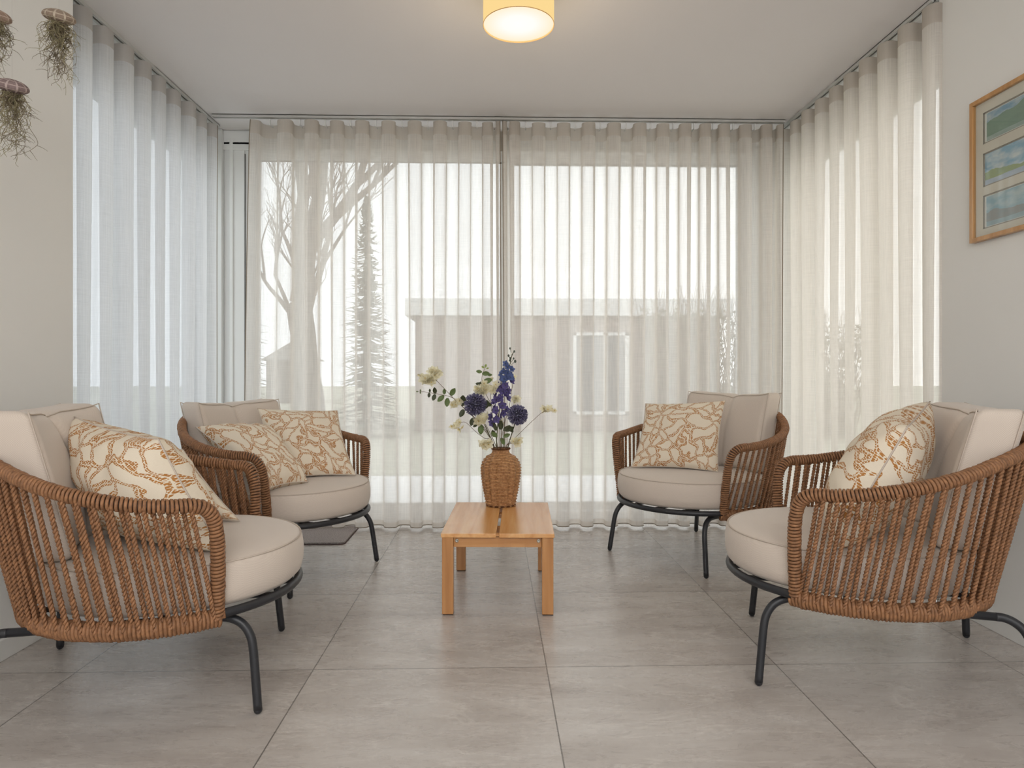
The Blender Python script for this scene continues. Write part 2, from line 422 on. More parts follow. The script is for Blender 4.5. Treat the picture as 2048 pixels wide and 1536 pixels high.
# ------------------------------------------------------------------ armchairs
RR, ZR = .40, .305
def pol(phi,R,z): a=math.radians(phi); return Vector((R*math.cos(a),R*math.sin(a),z))
def rail_pt(phi):
    p=phi if phi<=180 else 360-phi
    t=sst((p-66)/60); R=.452+.028*t+.045*sst((p-125)/50)
    z=.636+.155*math.sin(math.radians(min(max((p-66)/114,0),1)*90))**2
    return pol(phi,R,z)
def rail_path():
    a=[pol(60,.405,.300),pol(60.3,.417,.40),pol(61,.430,.50),pol(62,.438,.565),pol(64,.444,.608),pol(68.5,.450,.634)]
    b=[rail_pt(p) for p in range(76,285,8)]
    c=[Vector((p.x,-p.y,p.z)) for p in reversed(a)]
    return smooth_path(a+b+c,8)
def helix(mb,path,R,rs,pitch,seg=12,nv=5,oval=(1,1),jit=.06,rnd=random.Random(3)):
    P=[Vector(p) for p in path]; L=[0]
    for i in range(1,len(P)): L.append(L[-1]+(P[i]-P[i-1]).length)
    tot=L[-1]; turns=int(tot/pitch); n=turns*seg
    out=[]; j=0; u=None; jr=1
    for k in range(n+1):
        s=tot*k/n
        while j<len(P)-2 and L[j+1]<s: j+=1
        t=(s-L[j])/max(L[j+1]-L[j],1e-9); p=P[j].lerp(P[j+1],t)
        T0=(P[min(j+1,len(P)-1)]-P[max(j-1,0)]).normalized(); T1=(P[min(j+2,len(P)-1)]-P[j]).normalized()
        T=T0.lerp(T1,t).normalized()
        if u is None: u=T.cross(Vector((0,0,1)) if abs(T.z)<.9 else Vector((1,0,0))).normalized()
        u=(u-T*u.dot(T)).normalized(); w=T.cross(u)
        if k%seg==0: jr=1+rnd.uniform(-jit,jit)
        a=2*PI*k/seg
        out.append(p+u*(R*oval[0]*jr*math.cos(a))+w*(R*oval[1]*jr*math.sin(a)))
    mb.tube(out,rs,nv); return mb
def two_ply(mb,path,R,rs,pitch,nv=5,ph=0):
    """a rope of two plies twisted about the path"""
    P=[Vector(p) for p in path]
    tot=sum((P[i+1]-P[i]).length for i in range(len(P)-1)); n=int(tot/pitch*7)
    # resample
    L=[0]
    for i in range(1,len(P)): L.append(L[-1]+(P[i]-P[i-1]).length)
    pts=[];j=0
    for k in range(n+1):
        s=tot*k/n
        while j<len(P)-2 and L[j+1]<s: j+=1
        pts.append((P[j].lerp(P[j+1],(s-L[j])/max(L[j+1]-L[j],1e-9)),s,(P[j+1]-P[j]).normalized()))
    for q in (0,PI):
        out=[]
        for p,s,T in pts:
            u=T.cross(Vector((.3,.2,1)) if abs(T.z)<.97 else Vector((1,0,0))).normalized() if abs(T.z)<.97 else T.cross(Vector((1,0,0))).normalized()
            w=T.cross(u); a=2*PI*s/pitch+q+ph
            out.append(p+u*(R*math.cos(a))+w*(R*math.sin(a)))
        mb.tube(out,rs,nv,caps=False)
def rounded_box(mb, half, r, nn, fn):
    hx,hy,hz=half
    def mp(p):
        q=Vector([max(min(p[i],half[i]-r),-(half[i]-r)) for i in range(3)])
        d=Vector(p)-q
        if d.length>1e-9: d=d.normalized()*r
        return fn(q+d)
    nx,ny,nz=nn
    def ax(i): # concentrate samples near edges
        return lambda u:half[i]*math.sin((u*2-1)*PI/2)**1 if False else half[i]*(lambda t:(t if abs(t)<.0 else t))(u*2-1)
    X,Y,Z=ax(0),ax(1),ax(2)
    for s in (-1,1):
        mb.grid(ny,nz,lambda u,v:mp((s*hx,Y(u),Z(v))),flip=(s<0))
        mb.grid(nx,nz,lambda u,v:mp((X(u),s*hy,Z(v))),flip=(s>0))
        mb.grid(nx,ny,lambda u,v:mp((X(u),Y(v),s*hz)),flip=(s<0))
def weld(o,d=.0004):
    import bmesh
    bm=bmesh.new(); bm.from_mesh(o.data); bmesh.ops.remove_doubles(bm,verts=bm.verts,dist=d); bmesh.ops.recalc_face_normals(bm,faces=bm.faces)
    bm.to_mesh(o.data); bm.free()
    o.data.polygons.foreach_set('use_smooth',[True]*len(o.data.polygons)); return o
def make_chair():
    root=empty('armchair',(0,0,0))
    # seat ring
    mb=MB(); mb.tube([pol(a,RR,ZR) for a in range(0,360,5)],.0135,12,closed=True)
    mb.build('seat_ring',M_black,root)
    mb=MB()
    for y in (-.2,-.07,.07,.2):
        x=math.sqrt(RR*RR-y*y)-.008; mb.box((-x,y-.02,ZR+.002),(x,y+.02,ZR+.006))
    mb.build('seat_support',M_black,root,smooth=False)
    # side rails and legs: one bent tube each side, cut into leg / rail / leg
    for s in (1,-1):
        yr=.285*s
        fr=[(.245,yr,.277),(.16,yr,.277)]
        mb=MB(); mb.tube([(-.36,yr,.277),(.17,yr,.277)],.0125,12)
        mb.box((.13,yr-.006,.255),(.142,yr+.006,.27)); mb.box((-.20,yr-.006,.255),(-.188,yr+.006,.27)); mb.box((-.24,yr-.006,.255),(-.228,yr+.006,.27))
        mb.tube([(.05,yr,.277),(.05,yr,.30)],.008,8); mb.tube([(-.2,yr,.277),(-.2,yr,.30)],.008,8)
        mb.build('side_rail',M_black,root)
        for path in ([(.165,yr,.277),(.20,yr,.277),(.232,yr*1.01,.272),(.262,yr*1.03,.256),(.283,yr*1.055,.228),(.294,yr*1.08,.19),(.303,yr*1.12,.10),(.311,yr*1.158,.012)],
                     [(-.355,yr,.277),(-.375,yr,.276),(-.398,yr*1.01,.268),(-.421,yr*1.03,.25),(-.436,yr*1.055,.222),(-.444,yr*1.08,.185),(-.450,yr*1.12,.10),(-.456,yr*1.158,.012)]):
            mb=MB(); P=smooth_path(path,5); mb.tube(P,.0128,12); mb.ball(P[-1],.0128,10,6); mb.build('leg',M_black,root)
    # rope-wrapped arm and back rail
    rp=rail_path()
    mb=MB(); mb.cur=1; mb.tube(rp,.0135,8); mb.cur=0
    helix(mb,rp,.0165,.0052,.0108,12,5)
    mb.build('arm_rail',[M_rope,M_black],root)
    # rope-wrapped lower band around the ring
    base=[pol(58+k*(244/90),RR+.002,ZR-.008) for k in range(91)]
    mb=MB(); helix(mb,base,.019,.0058,.0105,12,5,oval=(.9,1.25))
    mb.build('lower_rope_band',M_rope,root)
    # upright ropes
    mb=MB(); n=92; rnd=random.Random(5)
    for k in range(n):
        t=k/(n-1); pt=71+t*(289-71); pb=61.5+t*(298.5-61.5)
        a=rail_pt(pt) if 74<pt<286 else (pol(pt,.452,.636))
        b=pol(pb,RR+.004,ZR-.01)
        off=.010 if k%2 else -.006
        ra=Vector((a.x,a.y,0)).normalized(); rb=Vector((b.x,b.y,0)).normalized()
        A=a+ra*off; B=b+rb*(off*.8+.006)
        mid=(A+B)/2+ra*rnd.uniform(-.003,.003)+Vector((-ra.y,ra.x,0))*rnd.uniform(-.003,.003)
        two_ply(mb,smooth_path([A,mid,B],6),.0034,.0041,.024,5,ph=rnd.uniform(0,6))
    mb.build('rope_webbing',M_rope,root)
    # seat cushion
    R=.392; prof=[(.0,.318),(R-.05,.318),(R-.02,.322),(R-.004,.338),(R+.004,.37),(R+.004,.41),(R,.438),(R-.006,.449)]
    prof+=[(R-.012,.453),(R-.035,.460),(R-.09,.468),(R-.2,.474),(0,.478)]
    mb=MB(); mb.lathe([(max(r,.0005),z) for r,z in prof],72,(.02,0,0))
    o=mb.build('seat_cushion',M_fab,root)
    mb=MB(); mb.tube([Vector((.02+(R-.006)*math.cos(a*PI/36),(R-.006)*math.sin(a*PI/36),.4515)) for a in range(72)],.0028,6,closed=True)
    mb.build('piping',M_pipe,o)
    # back cushion
    H=(.072,.282,.212)
    def bend(p):
        a=p.y/.282; c=p.z/.212
        fat=1+.42*(1-a*a)*(1-c*c)
        x=p.x*(fat if p.x>0 else 1.0)
        if p.x>0: x-=.016*math.exp(-(p.y/.02)**2)
        y=p.y*(1-.03*(1-c*c)) ; z=p.z*(1-.0*(1-a*a))
        z+=-.014*math.exp(-(p.y/.035)**2)*(1 if p.z>0 else 0)+.012*abs(a)**6*(p.z>0)
        zz=.672+z+.008*a*a*(p.z>0)
        X=-.318+.80*y*y-(zz-.47)*.27+x
        return Vector((X,y,zz))
    mb=MB(); rounded_box(mb,H,.038,(10,48,30),bend)
    o=weld(mb.build('back_cushion',M_fab,root))
    mb=MB()
    for xs in (.062,-.062):
        pts=[]
        cor=[(-1,-1),(1,-1),(1,1),(-1,1)]
        for i in range(4):
            a,b=cor[i],cor[(i+1)%4]
            for k in range(16):
                t=k/16; y=(a[0]+(b[0]-a[0])*t)*.274; z=(a[1]+(b[1]-a[1])*t)*.204
                pts.append(bend(Vector((xs,y,z))))
        mb.tube(pts,.0024,5,closed=True)
    mb.build('piping',M_pipe,o)
    return root
chair=make_chair()
spots=[((-1.065,2.291),11.4,'front left rope armchair with two patterned pillows, its back cropped by the left edge'),
       ((1.251,2.379),160.9,'front right rope armchair beside the wall with framed pictures, cropped by the right edge'),
       ((1.100,3.762),215.4,'back right rope armchair with one upright patterned pillow, near the bay curtain corner'),
       ((-1.048,3.494),-25.3,'back left rope armchair with two patterned pillows standing by the grey mat')]
for i,((x,y),a,lb) in enumerate(spots):
    o=chair if i==0 else copy_tree(chair)
    if i==3:
        for c_ in o.children:
            if c_.name.startswith('back_cushion'): c_.location=(0,0,-.035)
    o.location=(x,y,0); o.rotation_euler=(0,0,math.radians(a)); tag(o,lb,'armchair','rope armchairs around the table')

# ------------------------------------------------------------------ throw pillows
def pillow(c4, seed, label, thick=.085, sag=.05):
    """c4: four corners in order round the pillow (survey frame)"""
    C=[room(*c) for c in c4]; cen=sum(C,Vector())/4
    nrm=(C[2]-C[0]).cross(C[3]-C[1]).normalized()
    e=empty('throw_pillow',cen,0,label,'pillow','patterned throw pillows on the armchairs')
    C=[c-cen for c in C]
    def P(a,b):
        # pull the edge mid-points inward
        k=.075
        a2=a*(1-k*(1-b*b)); b2=b*(1-k*(1-a*a))
        u=(a2+1)/2; v=(b2+1)/2
        return C[0]*(1-u)*(1-v)+C[1]*u*(1-v)+C[2]*u*v+C[3]*(1-u)*v
    def side(sg):
        def f(u,v):
            a=2*u-1; b=2*v-1
            a=math.sin(a*PI/2)*.35+a*.65; b=math.sin(b*PI/2)*.35+b*.65
            h=thick*(max(0,(1-a*a))*max(0,(1-b*b)))**.42
            wr=noise.noise(Vector((a*2.2+seed*3,b*2.2,sg*2)))*.016*(1-a**4)*(1-b**4)
            rad=math.hypot(a,b); crease=.006*math.sin(math.atan2(b,a)*14+seed)*sst((rad-.55)*2)*(1-a**8)*(1-b**8)
            return P(a,b)+nrm*sg*(h+(wr+crease)*1.0*min(1,h/thick*2))
        return f
    mb=MB()
    mb.grid(36,36,side(1),uvf=lambda u,v:(u*.46,v*.46))
    mb.grid(36,36,side(-1),uvf=lambda u,v:(u*.46+2,v*.46+1),flip=True)
    mb.build('pillow_cover',m_pillow('pillow_print_%d'%seed,seed),e)
    ed=[]
    for k in range(24): ed.append(P(-1+k/12,-1))
    for k in range(24): ed.append(P(1,-1+k/12))
    for k in range(24): ed.append(P(1-k/12,1))
    for k in range(24): ed.append(P(-1,1-k/12))
    MB().tube(ed,.003,5,closed=True).build('seam',M_pipe,e)
    return e
pillow([(-1.31,2.26,.475),(-.852,2.03,.47),(-1.083,2.09,.80),(-1.475,2.30,.855)],1,'near one of two patterned pillows in the front left armchair, its corner above the arm',.145)
pillow([(-1.40,2.42,.475),(-.965,2.42,.48),(-1.21,2.51,.72),(-1.53,2.50,.80)],6,'far one of two patterned pillows in the front left armchair, only its lower corner showing',.07)
pillow([(.985,2.085,.465),(1.168,2.45,.475),(1.525,2.49,.90),(1.246,2.15,.835)],2,'patterned pillow in the front right armchair, seen edge-on with a pointed top',.12)
pillow([(.674,3.85,.475),(1.106,3.66,.475),(1.215,3.88,.85),(.789,4.03,.825)],3,'patterned pillow standing upright facing forward in the back right armchair',.07)
pillow([(-1.168,3.36,.475),(-.813,3.55,.475),(-.955,3.73,.80),(-1.345,3.60,.82)],4,'rear of the two patterned pillows in the back left armchair, upright against the back cushion',.065)
pillow([(-1.10,3.07,.48),(-.985,3.29,.48),(-1.23,3.46,.735),(-1.515,3.27,.745)],5,'front of the two patterned pillows in the back left armchair, slumped over the near arm',.10)

# ------------------------------------------------------------------ coffee table
tc=room(-.0555,3.165,0)
tb=empty('coffee_table',tc,-TH+math.radians(-.7),'small low pine table with a split top, in the middle of the four armchairs','table')
W,D,H=.235,.345,.340
for s in (-1,1):
    x0,x1=(-W,-.0065) if s<0 else (.0065,W)
    MB().box((x0,-D,H-.017),(x1,D,H)).build('tabletop_board',M_woodtop,tb,smooth=False,bevel=.0015)
for sx in (-1,1):
    for sy in (-1,1):
        cx=sx*(W-.0275); cy=sy*(D-.0285)
        l=MB().box((cx-.0235,cy-.0225,.004),(cx+.0235,cy+.0225,H-.017)).build('leg',M_woodleg,tb,smooth=False,bevel=.002)
        MB().box((cx-.0215-.002*(sx<0)*-1,cy-.02,0),(cx+.023,cy+.023,.004)).build('felt_pad',M_felt,l,smooth=False)
for sy in (-1,1):
    y=sy*(D-.012-.02); MB().box((-W+.0515,y-.011,H-.017-.044),(W-.0515,y+.011,H-.017)).build('apron',M_woodrail,tb,smooth=False,bevel=.001)
for sx in (-1,1):
    x=sx*(W-.032); MB().box((x-.011,-D+.052,H-.017-.044),(x+.011,D-.052,H-.017)).build('apron',M_woodrail,tb,smooth=False,bevel=.001)
MB().box((-.0064,-D+.004,H-.012),(.0064,-D+.03,H-.003)).build('slot_filler',M_woodrail,tb,smooth=False)
for y in (-.14,.16):
    MB().box((-W+.044,y-.02,H-.039),(W-.044,y+.02,H-.0171)).build('cross_batten',M_woodrail,tb,smooth=False)
for sx in (-1,1):
    mb=MB(); M=Matrix.Translation((sx*.170,-D+.0205,H-.034))@Matrix.Rotation(PI/2,4,'X')
    q=MB().lathe([(.0005,0),(.0068,0),(.0078,.0015),(.0068,.0035),(.003,.0035),(.003,.0015),(.0005,.0015)],16)
    mb.v=[M@v for v in q.v]; mb.f=q.f; mb.uv=q.uv; mb.mi=q.mi
    mb.build('bolt',M_steel,tb)

# ------------------------------------------------------------------ wicker vase
vx=room(-.0565,3.432,H)
vase=empty('wicker_vase',vx,0,'woven wicker vase holding the bouquet on the pine table','vase')
prof=[(0,.069),(.004,.0715),(.03,.0765),(.08,.0865),(.13,.0945),(.165,.0985),(.19,.0990),(.215,.0935),(.235,.082),(.25,.067),(.258,.053),(.263,.046),(.270,.043),(.279,.0425),(.286,.0435)]
def prf(z):
    for i in range(len(prof)-1):
        if z<=prof[i+1][0]:
            t=(z-prof[i][0])/(prof[i+1][0]-prof[i][0]); t=t; return prof[i][1]+(prof[i+1][1]-prof[i][1])*t
    return prof[-1][1]
def wick(u,v):
    z=.286*v; a=2*PI*u; r=prf(z)
    rows=40; ph=z/.286*rows; row=int(ph); f=ph-row
    ns=15
    if z<.256:
        k=math.cos(a*ns+PI*(row//1%2))
        st=abs(math.cos(a*ns/1.0))
        d=.0030*abs(math.sin(PI*f))**.7 + .0026*k*abs(math.sin(PI*f))+ .0036*math.cos(a*ns*1)
    else: d=.0018*math.cos(a*36)+.001
    return (math.cos(a)*(r+d-.003),math.sin(a)*(r+d-.003),z)
mb=MB(); mb.grid(300,320,wick,cu=True,uvf=lambda u,v:(u*15,v*40)); o=mb.build('vase_body',M_wick,vase)
MB().lathe([(.0005,.001),(.068,.001),(.068,.004),(.0005,.004)],40).build('vase_bottom',M_wick,vase)
mb=MB(); helix(mb,[Vector((.0445*math.cos(k*PI/40),.0445*math.sin(k*PI/40),.2855)) for k in range(81)],.0028,.0022,.006,8,5)
mb.build('vase_rim',M_wick,vase)
mb=MB(); helix(mb,[Vector((.0705*math.cos(k*PI/40),.0705*math.sin(k*PI/40),.0055)) for k in range(81)],.003,.0022,.006,8,5); mb.build('vase_foot',M_wick,vase)

# ------------------------------------------------------------------ bouquet: every stem is a thing of its own (units below: 0.589 mm from the vase foot)
U=.000589
def vp(x,y,d=0): return Vector(((x-858)*U,d,(1437-y)*U))
M_stem=simple('stem_green',lin(92,88,58),.6); M_stemb=simple('stem_brown',lin(104,84,66),.7)
M_leaf=simple('eucalyptus_leaf',lin(98,116,66),.55,nz=30); M_leafd=simple('dark_leaf',lin(66,72,46),.55,nz=30); M_leafl=simple('fresh_leaf',lin(150,168,92),.55,nz=30)
def m_thin(name,c,tr=.4):
    t=NT(name); n=t.noise(t.coord(),30,3); cc=t.mixc(t.math('MULTIPLY',n,.3),c,tuple([x*.8 for x in c[:3]]+[1]))
    a=t.n('ShaderNodeBsdfDiffuse'); b=t.n('ShaderNodeBsdfTranslucent'); m=t.n('ShaderNodeMixShader'); m.inputs[0].default_value=tr
    t.l(cc,a.inputs[0]); t.l(cc,b.inputs[0]); t.l(a.outputs[0],m.inputs[1]); t.l(b.outputs[0],m.inputs[2]); t.l(m.outputs[0],t.out.inputs[0]); return t.m
M_petal=m_thin('white_petal',lin(255,250,226),.5); M_yel=simple('yellow_centre',lin(232,196,70),.7)
M_blue=m_thin('blue_petal',lin(98,112,158),.2); M_purp=m_thin('purple_petal',lin(106,96,146),.2); M_bud=simple('green_bud',lin(74,84,72),.7)
M_all=simple('allium_floret',lin(104,100,134),.65,nz=60); M_allc=simple('allium_core',lin(44,42,58),.8); M_allt=simple('allium_tip',lin(186,184,204),.6)
def bstem(name,label,cat,pts,r,mat,group='stems of the bouquet'):
    e=empty(name,vx,-TH,label,cat,group)
    P=smooth_path(pts,6); MB().tube(P,lambda t:r*(1-.45*t),6).build('stem',mat,e)
    return e
neckz=.10
def foot(x,d): return [Vector((x,d,.02)),Vector((x*1.2,d*.9,.18))]
def rbasis(n):
    n=n.normalized(); u=n.cross(Vector((0,0,1)) if abs(n.z)<.9 else Vector((1,0,0))).normalized(); return u,n.cross(u),n
def petal(mb,c,dirv,nrm,L,Wd,cup=.3,n=4):
    side=dirv.cross(nrm).normalized()
    def f(u,v):
        w=math.sin(PI*min(max(u*.92+.06,0),1))**.7*Wd*(v-.5)
        return c+dirv*(L*u)+nrm*(cup*L*u*u)+side*w+nrm*(abs(v-.5)*2)**2*Wd*.15
    mb.grid(n,3,f)
def flower(mb,c,n,size,k=5,rnd=random,cup=.25,wide=.75):
    u,w,nn=rbasis(Vector(n)); a0=rnd.uniform(0,6)
    for i in range(k):
        a=a0+2*PI*i/k; petal(mb,Vector(c),(u*math.cos(a)+w*math.sin(a)),nn,size*rnd.uniform(.85,1.1),size*wide,cup)
def leaf(mb,c,d,n,L,Wd):
    petal(mb,Vector(c),Vector(d).normalized(),Vector(n).normalized(),L,Wd,.12,6)
rf=random.Random(11)
def rdir(front=.6):
    return Vector((rf.uniform(-1,1),-front+rf.uniform(-.6,.4),rf.uniform(-.7,.9))).normalized()
# alliums
def allium(c,r,d,foot_pts,label):
    cc=vp(c[0],c[1],d)
    e=bstem('allium_flower',label,'flower',foot_pts+[cc],.0042,M_stem)
    mb=MB(); mb.cur=0; mb.ball(cc,r*.72,16,10)
    N=520
    for i in range(N):
        z=1-2*(i+.5)/N; a=i*2.39996; q=math.sqrt(1-z*z); dv=Vector((q*math.cos(a),q*math.sin(a),z)); dv=(dv+Vector((rf.uniform(-.12,.12),rf.uniform(-.12,.12),rf.uniform(-.12,.12)))).normalized()
        rr=r*rf.uniform(.9,1.04)
        mb.cur=1
        tip=cc+dv*rr; b=len(mb.v); u,w,_=rbasis(dv); s=.0016
        base=cc+dv*r*.68
        for k in range(3):
            aa=2*PI*k/3; mb.v.append(base+(u*math.cos(aa)+w*math.sin(aa))*s)
        for k in range(3):
            aa=2*PI*k/3; mb.v.append(tip+(u*math.cos(aa)+w*math.sin(aa))*s*1.3)
        for k in range(3):
            k2=(k+1)%3; mb.face([b+k,b+k2,b+3+k2,b+3+k])
        mb.cur=2 if i%5==0 else 1; mb.face([b+3,b+4,b+5])
        for k in range(3):
            aa=2*PI*k/3+1; p=tip+(u*math.cos(aa)+w*math.sin(aa))*.0048+dv*.001
            bb=len(mb.v); mb.v+= [tip+w*.0008,tip-w*.0008,p]; mb.face([bb,bb+1,bb+2])
    mb.build('flower_head',[M_allc,M_all,M_allt],e,smooth=False)
allium((643,575),.0585,-.02,foot(-.01,.0)+[vp(800,940),vp(745,800,-.01)],'round dark purple allium head, the left one of the bouquet')
allium((1000,665),.0525,-.015,foot(.02,.0)+[vp(920,940),vp(960,800,-.01)],'round dark purple allium head, the right one of the bouquet')
# delphinium
e=bstem('delphinium_spike','tall blue and purple delphinium spike rising from the middle of the bouquet','flower',foot(-.012,.0)+[vp(822,940),vp(828,800),vp(850,600),vp(890,430),vp(930,260),vp(950,170),vp(972,120)],.0035,M_stem)
mbp=MB(); mbb=MB(); axis=[(800,735,50),(845,640,66),(850,540,68),(880,450,62),(900,380,55),(910,310,58),(930,245,52)]
for i in range(42):
    t=(i+.5)/42*(len(axis)-1.001); k=int(t); q=t-k
    ax=[axis[k][j]*(1-q)+axis[k+1][j]*q for j in range(3)]
    ang=i*2.4; rad=ax[2]*rf.uniform(.55,1.0)
    dv=Vector((math.cos(ang),-abs(math.sin(ang))*.8 if i%3 else math.sin(ang)*.5,rf.uniform(-.2,.4)))
    c=vp(ax[0],ax[1]+rf.uniform(-16,16))+dv*rad*U
    m=mbb if t>3.9 else mbp; m.cur=0
    flower(m,c,dv+Vector((0,-.5,.1)),.022 if t<4.5 else .017,5,rf,.3,.85)
    m.cur=1; m.ball(c+dv*.003,.0028,6,4); m.cur=0
mbp.build('lower_florets',[M_purp,M_bud],e); mbb.build('upper_florets',[M_blue,M_bud],e)
mb=MB()
for x,y,r in ((937,98,9),(973,124,10),(925,160,11),(968,184,9),(981,208,13),(938,180,9),(935,200,10),(915,228,10)):
    mb.ball(vp(x,y,rf.uniform(-.004,.004)),r*U,8,6,(.8,.8,1.1)); mb.tube([vp(x,y),vp(945,y+35)],.0009,4)
mb.build('bud',M_bud,e)
e_leaves=MB()
for x,y,dx,dz in ((820,800,-.3,.9),(880,800,.7,.5),(900,790,.9,.2),(850,790,.2,.9)): leaf(e_leaves,vp(x,y,-.01),(dx,-.2,dz),(0,-1,.4),.045,.02)
e_leaves.build('leaf',M_leafd,e)
# blossom branches
def cluster(mb,c,n,spread,size):
    for i in range(n):
        p=vp(c[0]+rf.uniform(-1,1)*spread,c[1]+rf.uniform(-1,1)*spread*.6,rf.uniform(-.012,.012)+ (c[2] if len(c)>2 else 0))
        d=rdir(.7); size*=1.0; mb.cur=0; flower(mb,p,d,1.22*size*rf.uniform(.85,1.1),5,rf,.35,.8); flower(mb,p+d*.001,d,size*.7,4,rf,.7,.8)
        mb.cur=1
        for j in range(5): mb.ball(p+d*.004+Vector((rf.uniform(-1,1),rf.uniform(-1,0),rf.uniform(-1,1)))*.0028,.0013,5,4)
def branch(label,pts,clusters,r=.0022,mat=None):
    e=bstem('blossom_branch',label,'flower',pts,r,mat or M_stemb)
    for c,n,sp,sz in clusters:
        mb=MB(); cluster(mb,c,n,sp,sz); mb.build('blossom',[M_petal,M_yel],e)
branch('long cream blossom branch reaching highest to the left of the bouquet',foot(-.02,.01)+[vp(800,940),vp(745,830,.0),vp(640,700,-.01),vp(560,620,-.015),vp(455,520,-.02),vp(300,360,-.02),vp(250,345,-.02)],[((235,360,-.02),14,46,.022),((305,310,-.02),8,38,.021),((165,330,-.02),2,16,.011),((480,560,-.02),6,34,.018)])
branch('cream blossom branch bending down low on the left of the bouquet',foot(-.015,-.01)+[vp(805,940,-.01),vp(770,870,-.01),vp(720,862,-.015),vp(640,800,-.02),vp(560,728,-.02),vp(500,735,-.02)],[((485,730,-.02),3,26,.016),((450,760,-.02),2,18,.014),((520,778,-.02),2,18,.014)],.0019)
branch('cream blossom branch with the single flower far to the right of the bouquet',foot(.025,.01)+[vp(905,940,.005),vp(940,900,-.005),vp(990,850,-.01),vp(1200,650,-.02),vp(1290,620,-.02)],[((1245,622,-.02),4,24,.019),((1310,620,-.02),3,20,.010)],.0019)
branch('cream blossom branch clustered above the left allium',foot(-.005,.015)+[vp(830,940,.01),vp(790,700,.01),vp(775,560,.01),vp(770,450,.0)],[((760,430,-.02),13,60,.021),((680,455,-.02),7,30,.018),((790,365,0),1,10,.015)])
branch('cream blossom branch low in front of the bouquet with an open yellow centred flower',foot(.0,-.02)+[vp(820,940,-.02),vp(770,820,-.03),vp(715,710,-.04)],[((705,700,-.04),6,34,.025),((640,700,-.03),1,8,.014)])
branch('cream blossom sprig drooping over the left of the vase rim',foot(-.01,-.02)+[vp(800,935,-.03),vp(760,905,-.05)],[((735,905,-.05),6,36,.020)])
branch('cream blossom sprig drooping over the right of the vase rim',foot(.01,-.02)+[vp(900,940,-.03),vp(940,905,-.04),vp(975,890,-.04)],[((985,888,-.04),5,30,.019)])
branch('cream blossom branch showing between the delphinium and the right allium',foot(.005,.02)+[vp(880,940,.02),vp(890,750,.03),vp(930,600,.03),vp(965,360,.03)],[((985,535,.03),5,28,.018),((968,352,.03),2,18,.014),((850,720,.0),2,20,.017)])
# eucalyptus
def euca(label,pts,leaves,mats,r=.0019):
    e=bstem('eucalyptus_stem',label,'foliage',pts,r,M_stemb,'eucalyptus stems of the bouquet')
    for x,y,dx,dz,L,m in leaves:
        mb=MB(); leaf(mb,vp(x,y,-.012),(dx,rf.uniform(-.3,.1),dz),(rf.uniform(-.3,.3),-1,rf.uniform(-.2,.5)),L*U,L*U*.62); mb.build('leaf',mats[m],e)
euca('eucalyptus stem trailing out to the left of the bouquet',foot(-.025,.0)+[vp(797,940),vp(735,800),vp(640,690,-.01),vp(540,600,-.012),vp(450,520,-.012),vp(340,490,-.012),vp(205,468,-.012),vp(150,465,-.012)],
     [(430,500,.5,.8,75,0),(405,520,-.1,-1,75,0),(375,500,-.6,-.6,70,0),(380,490,0,.9,50,0),(300,490,-.3,-.9,60,1),(300,485,0,.9,60,1),(250,475,-.1,-.9,42,1),(255,473,0,.9,30,1),(175,466,0,.9,20,0),(175,466,0,-.9,20,0),(155,466,-1,0,18,0),(530,590,.1,.9,95,1),(545,620,-.4,-.8,75,1),(625,690,-.3,-.9,75,1),(690,745,.0,-1,85,0),(660,740,-.5,-.4,45,1)],[M_leaf,M_leafd])
euca('eucalyptus stem standing up behind the white cluster',foot(.0,.02)+[vp(850,940,.015),vp(840,700,.02),vp(745,520,.02),vp(705,420,.01),vp(698,340,0),vp(725,262,0)],
     [(700,300,-.9,.1,50,0),(700,315,.9,.1,65,0),(745,325,.8,0,40,0),(705,390,.9,.3,80,0),(690,405,-.9,.1,48,1),(745,540,-.1,-.9,70,1),(730,560,.6,-.3,60,1),(720,265,-.6,.3,28,2),(725,262,.3,.9,30,2),(735,270,.8,.2,22,2),(700,385,-.6,-.2,30,1)],[M_leaf,M_leafd,M_leafl])
euca('short eucalyptus stem just above the vase rim',foot(.012,-.01)+[vp(860,940,-.02),vp(865,860,-.03),vp(880,790,-.03)],
     [(860,860,.4,-.6,65,0),(880,850,.7,.3,60,0),(830,850,-.7,.5,65,0),(880,790,.9,.2,85,1),(865,790,-.2,.9,75,1),(930,780,.6,-.5,50,1),(800,850,-.2,.9,60,1)],[M_leaf,M_leafd])

# ------------------------------------------------------------------ ceiling lamp
def m_emit(name,c,s,edge=None):
    t=NT(name); co=t.coord()
    em=t.n('ShaderNodeEmission'); em.inputs[1].default_value=s
    if edge:
        sep=t.n('ShaderNodeSeparateXYZ'); t.l(co,sep.inputs[0])
        r=t.math('SQRT',t.math('ADD',t.math('POWER',sep.outputs[0],2),t.math('POWER',sep.outputs[1],2)))
        t.l(t.ramp(t.math('DIVIDE',r,.15),[(0,(1,1,.97,1)),(.45,(1,.985,.93,1)),(1,c)]),em.inputs[0])
    else: em.inputs[0].default_value=c
    t.l(em.outputs[0],t.out.inputs[0]); return t.m
lc=room(.028,2.89)
lamp=empty('ceiling_lamp',(lc.x,lc.y,2.475),0,'lit round drum ceiling lamp with a cream fabric shade','lamp')
MB().lathe([(.149,0),(.150,.0),(.150,.175),(.148,.175),(.148,.004)],72,cap=False).build('lamp_shade',m_emit('lamp_shade_glow',lin(255,220,150),.98),lamp)
MB().lathe([(.0005,.006),(.1475,.006)],64,cap=False).build('diffuser',m_emit('lamp_diffuser_glow',lin(255,238,206),1.02,True),lamp)
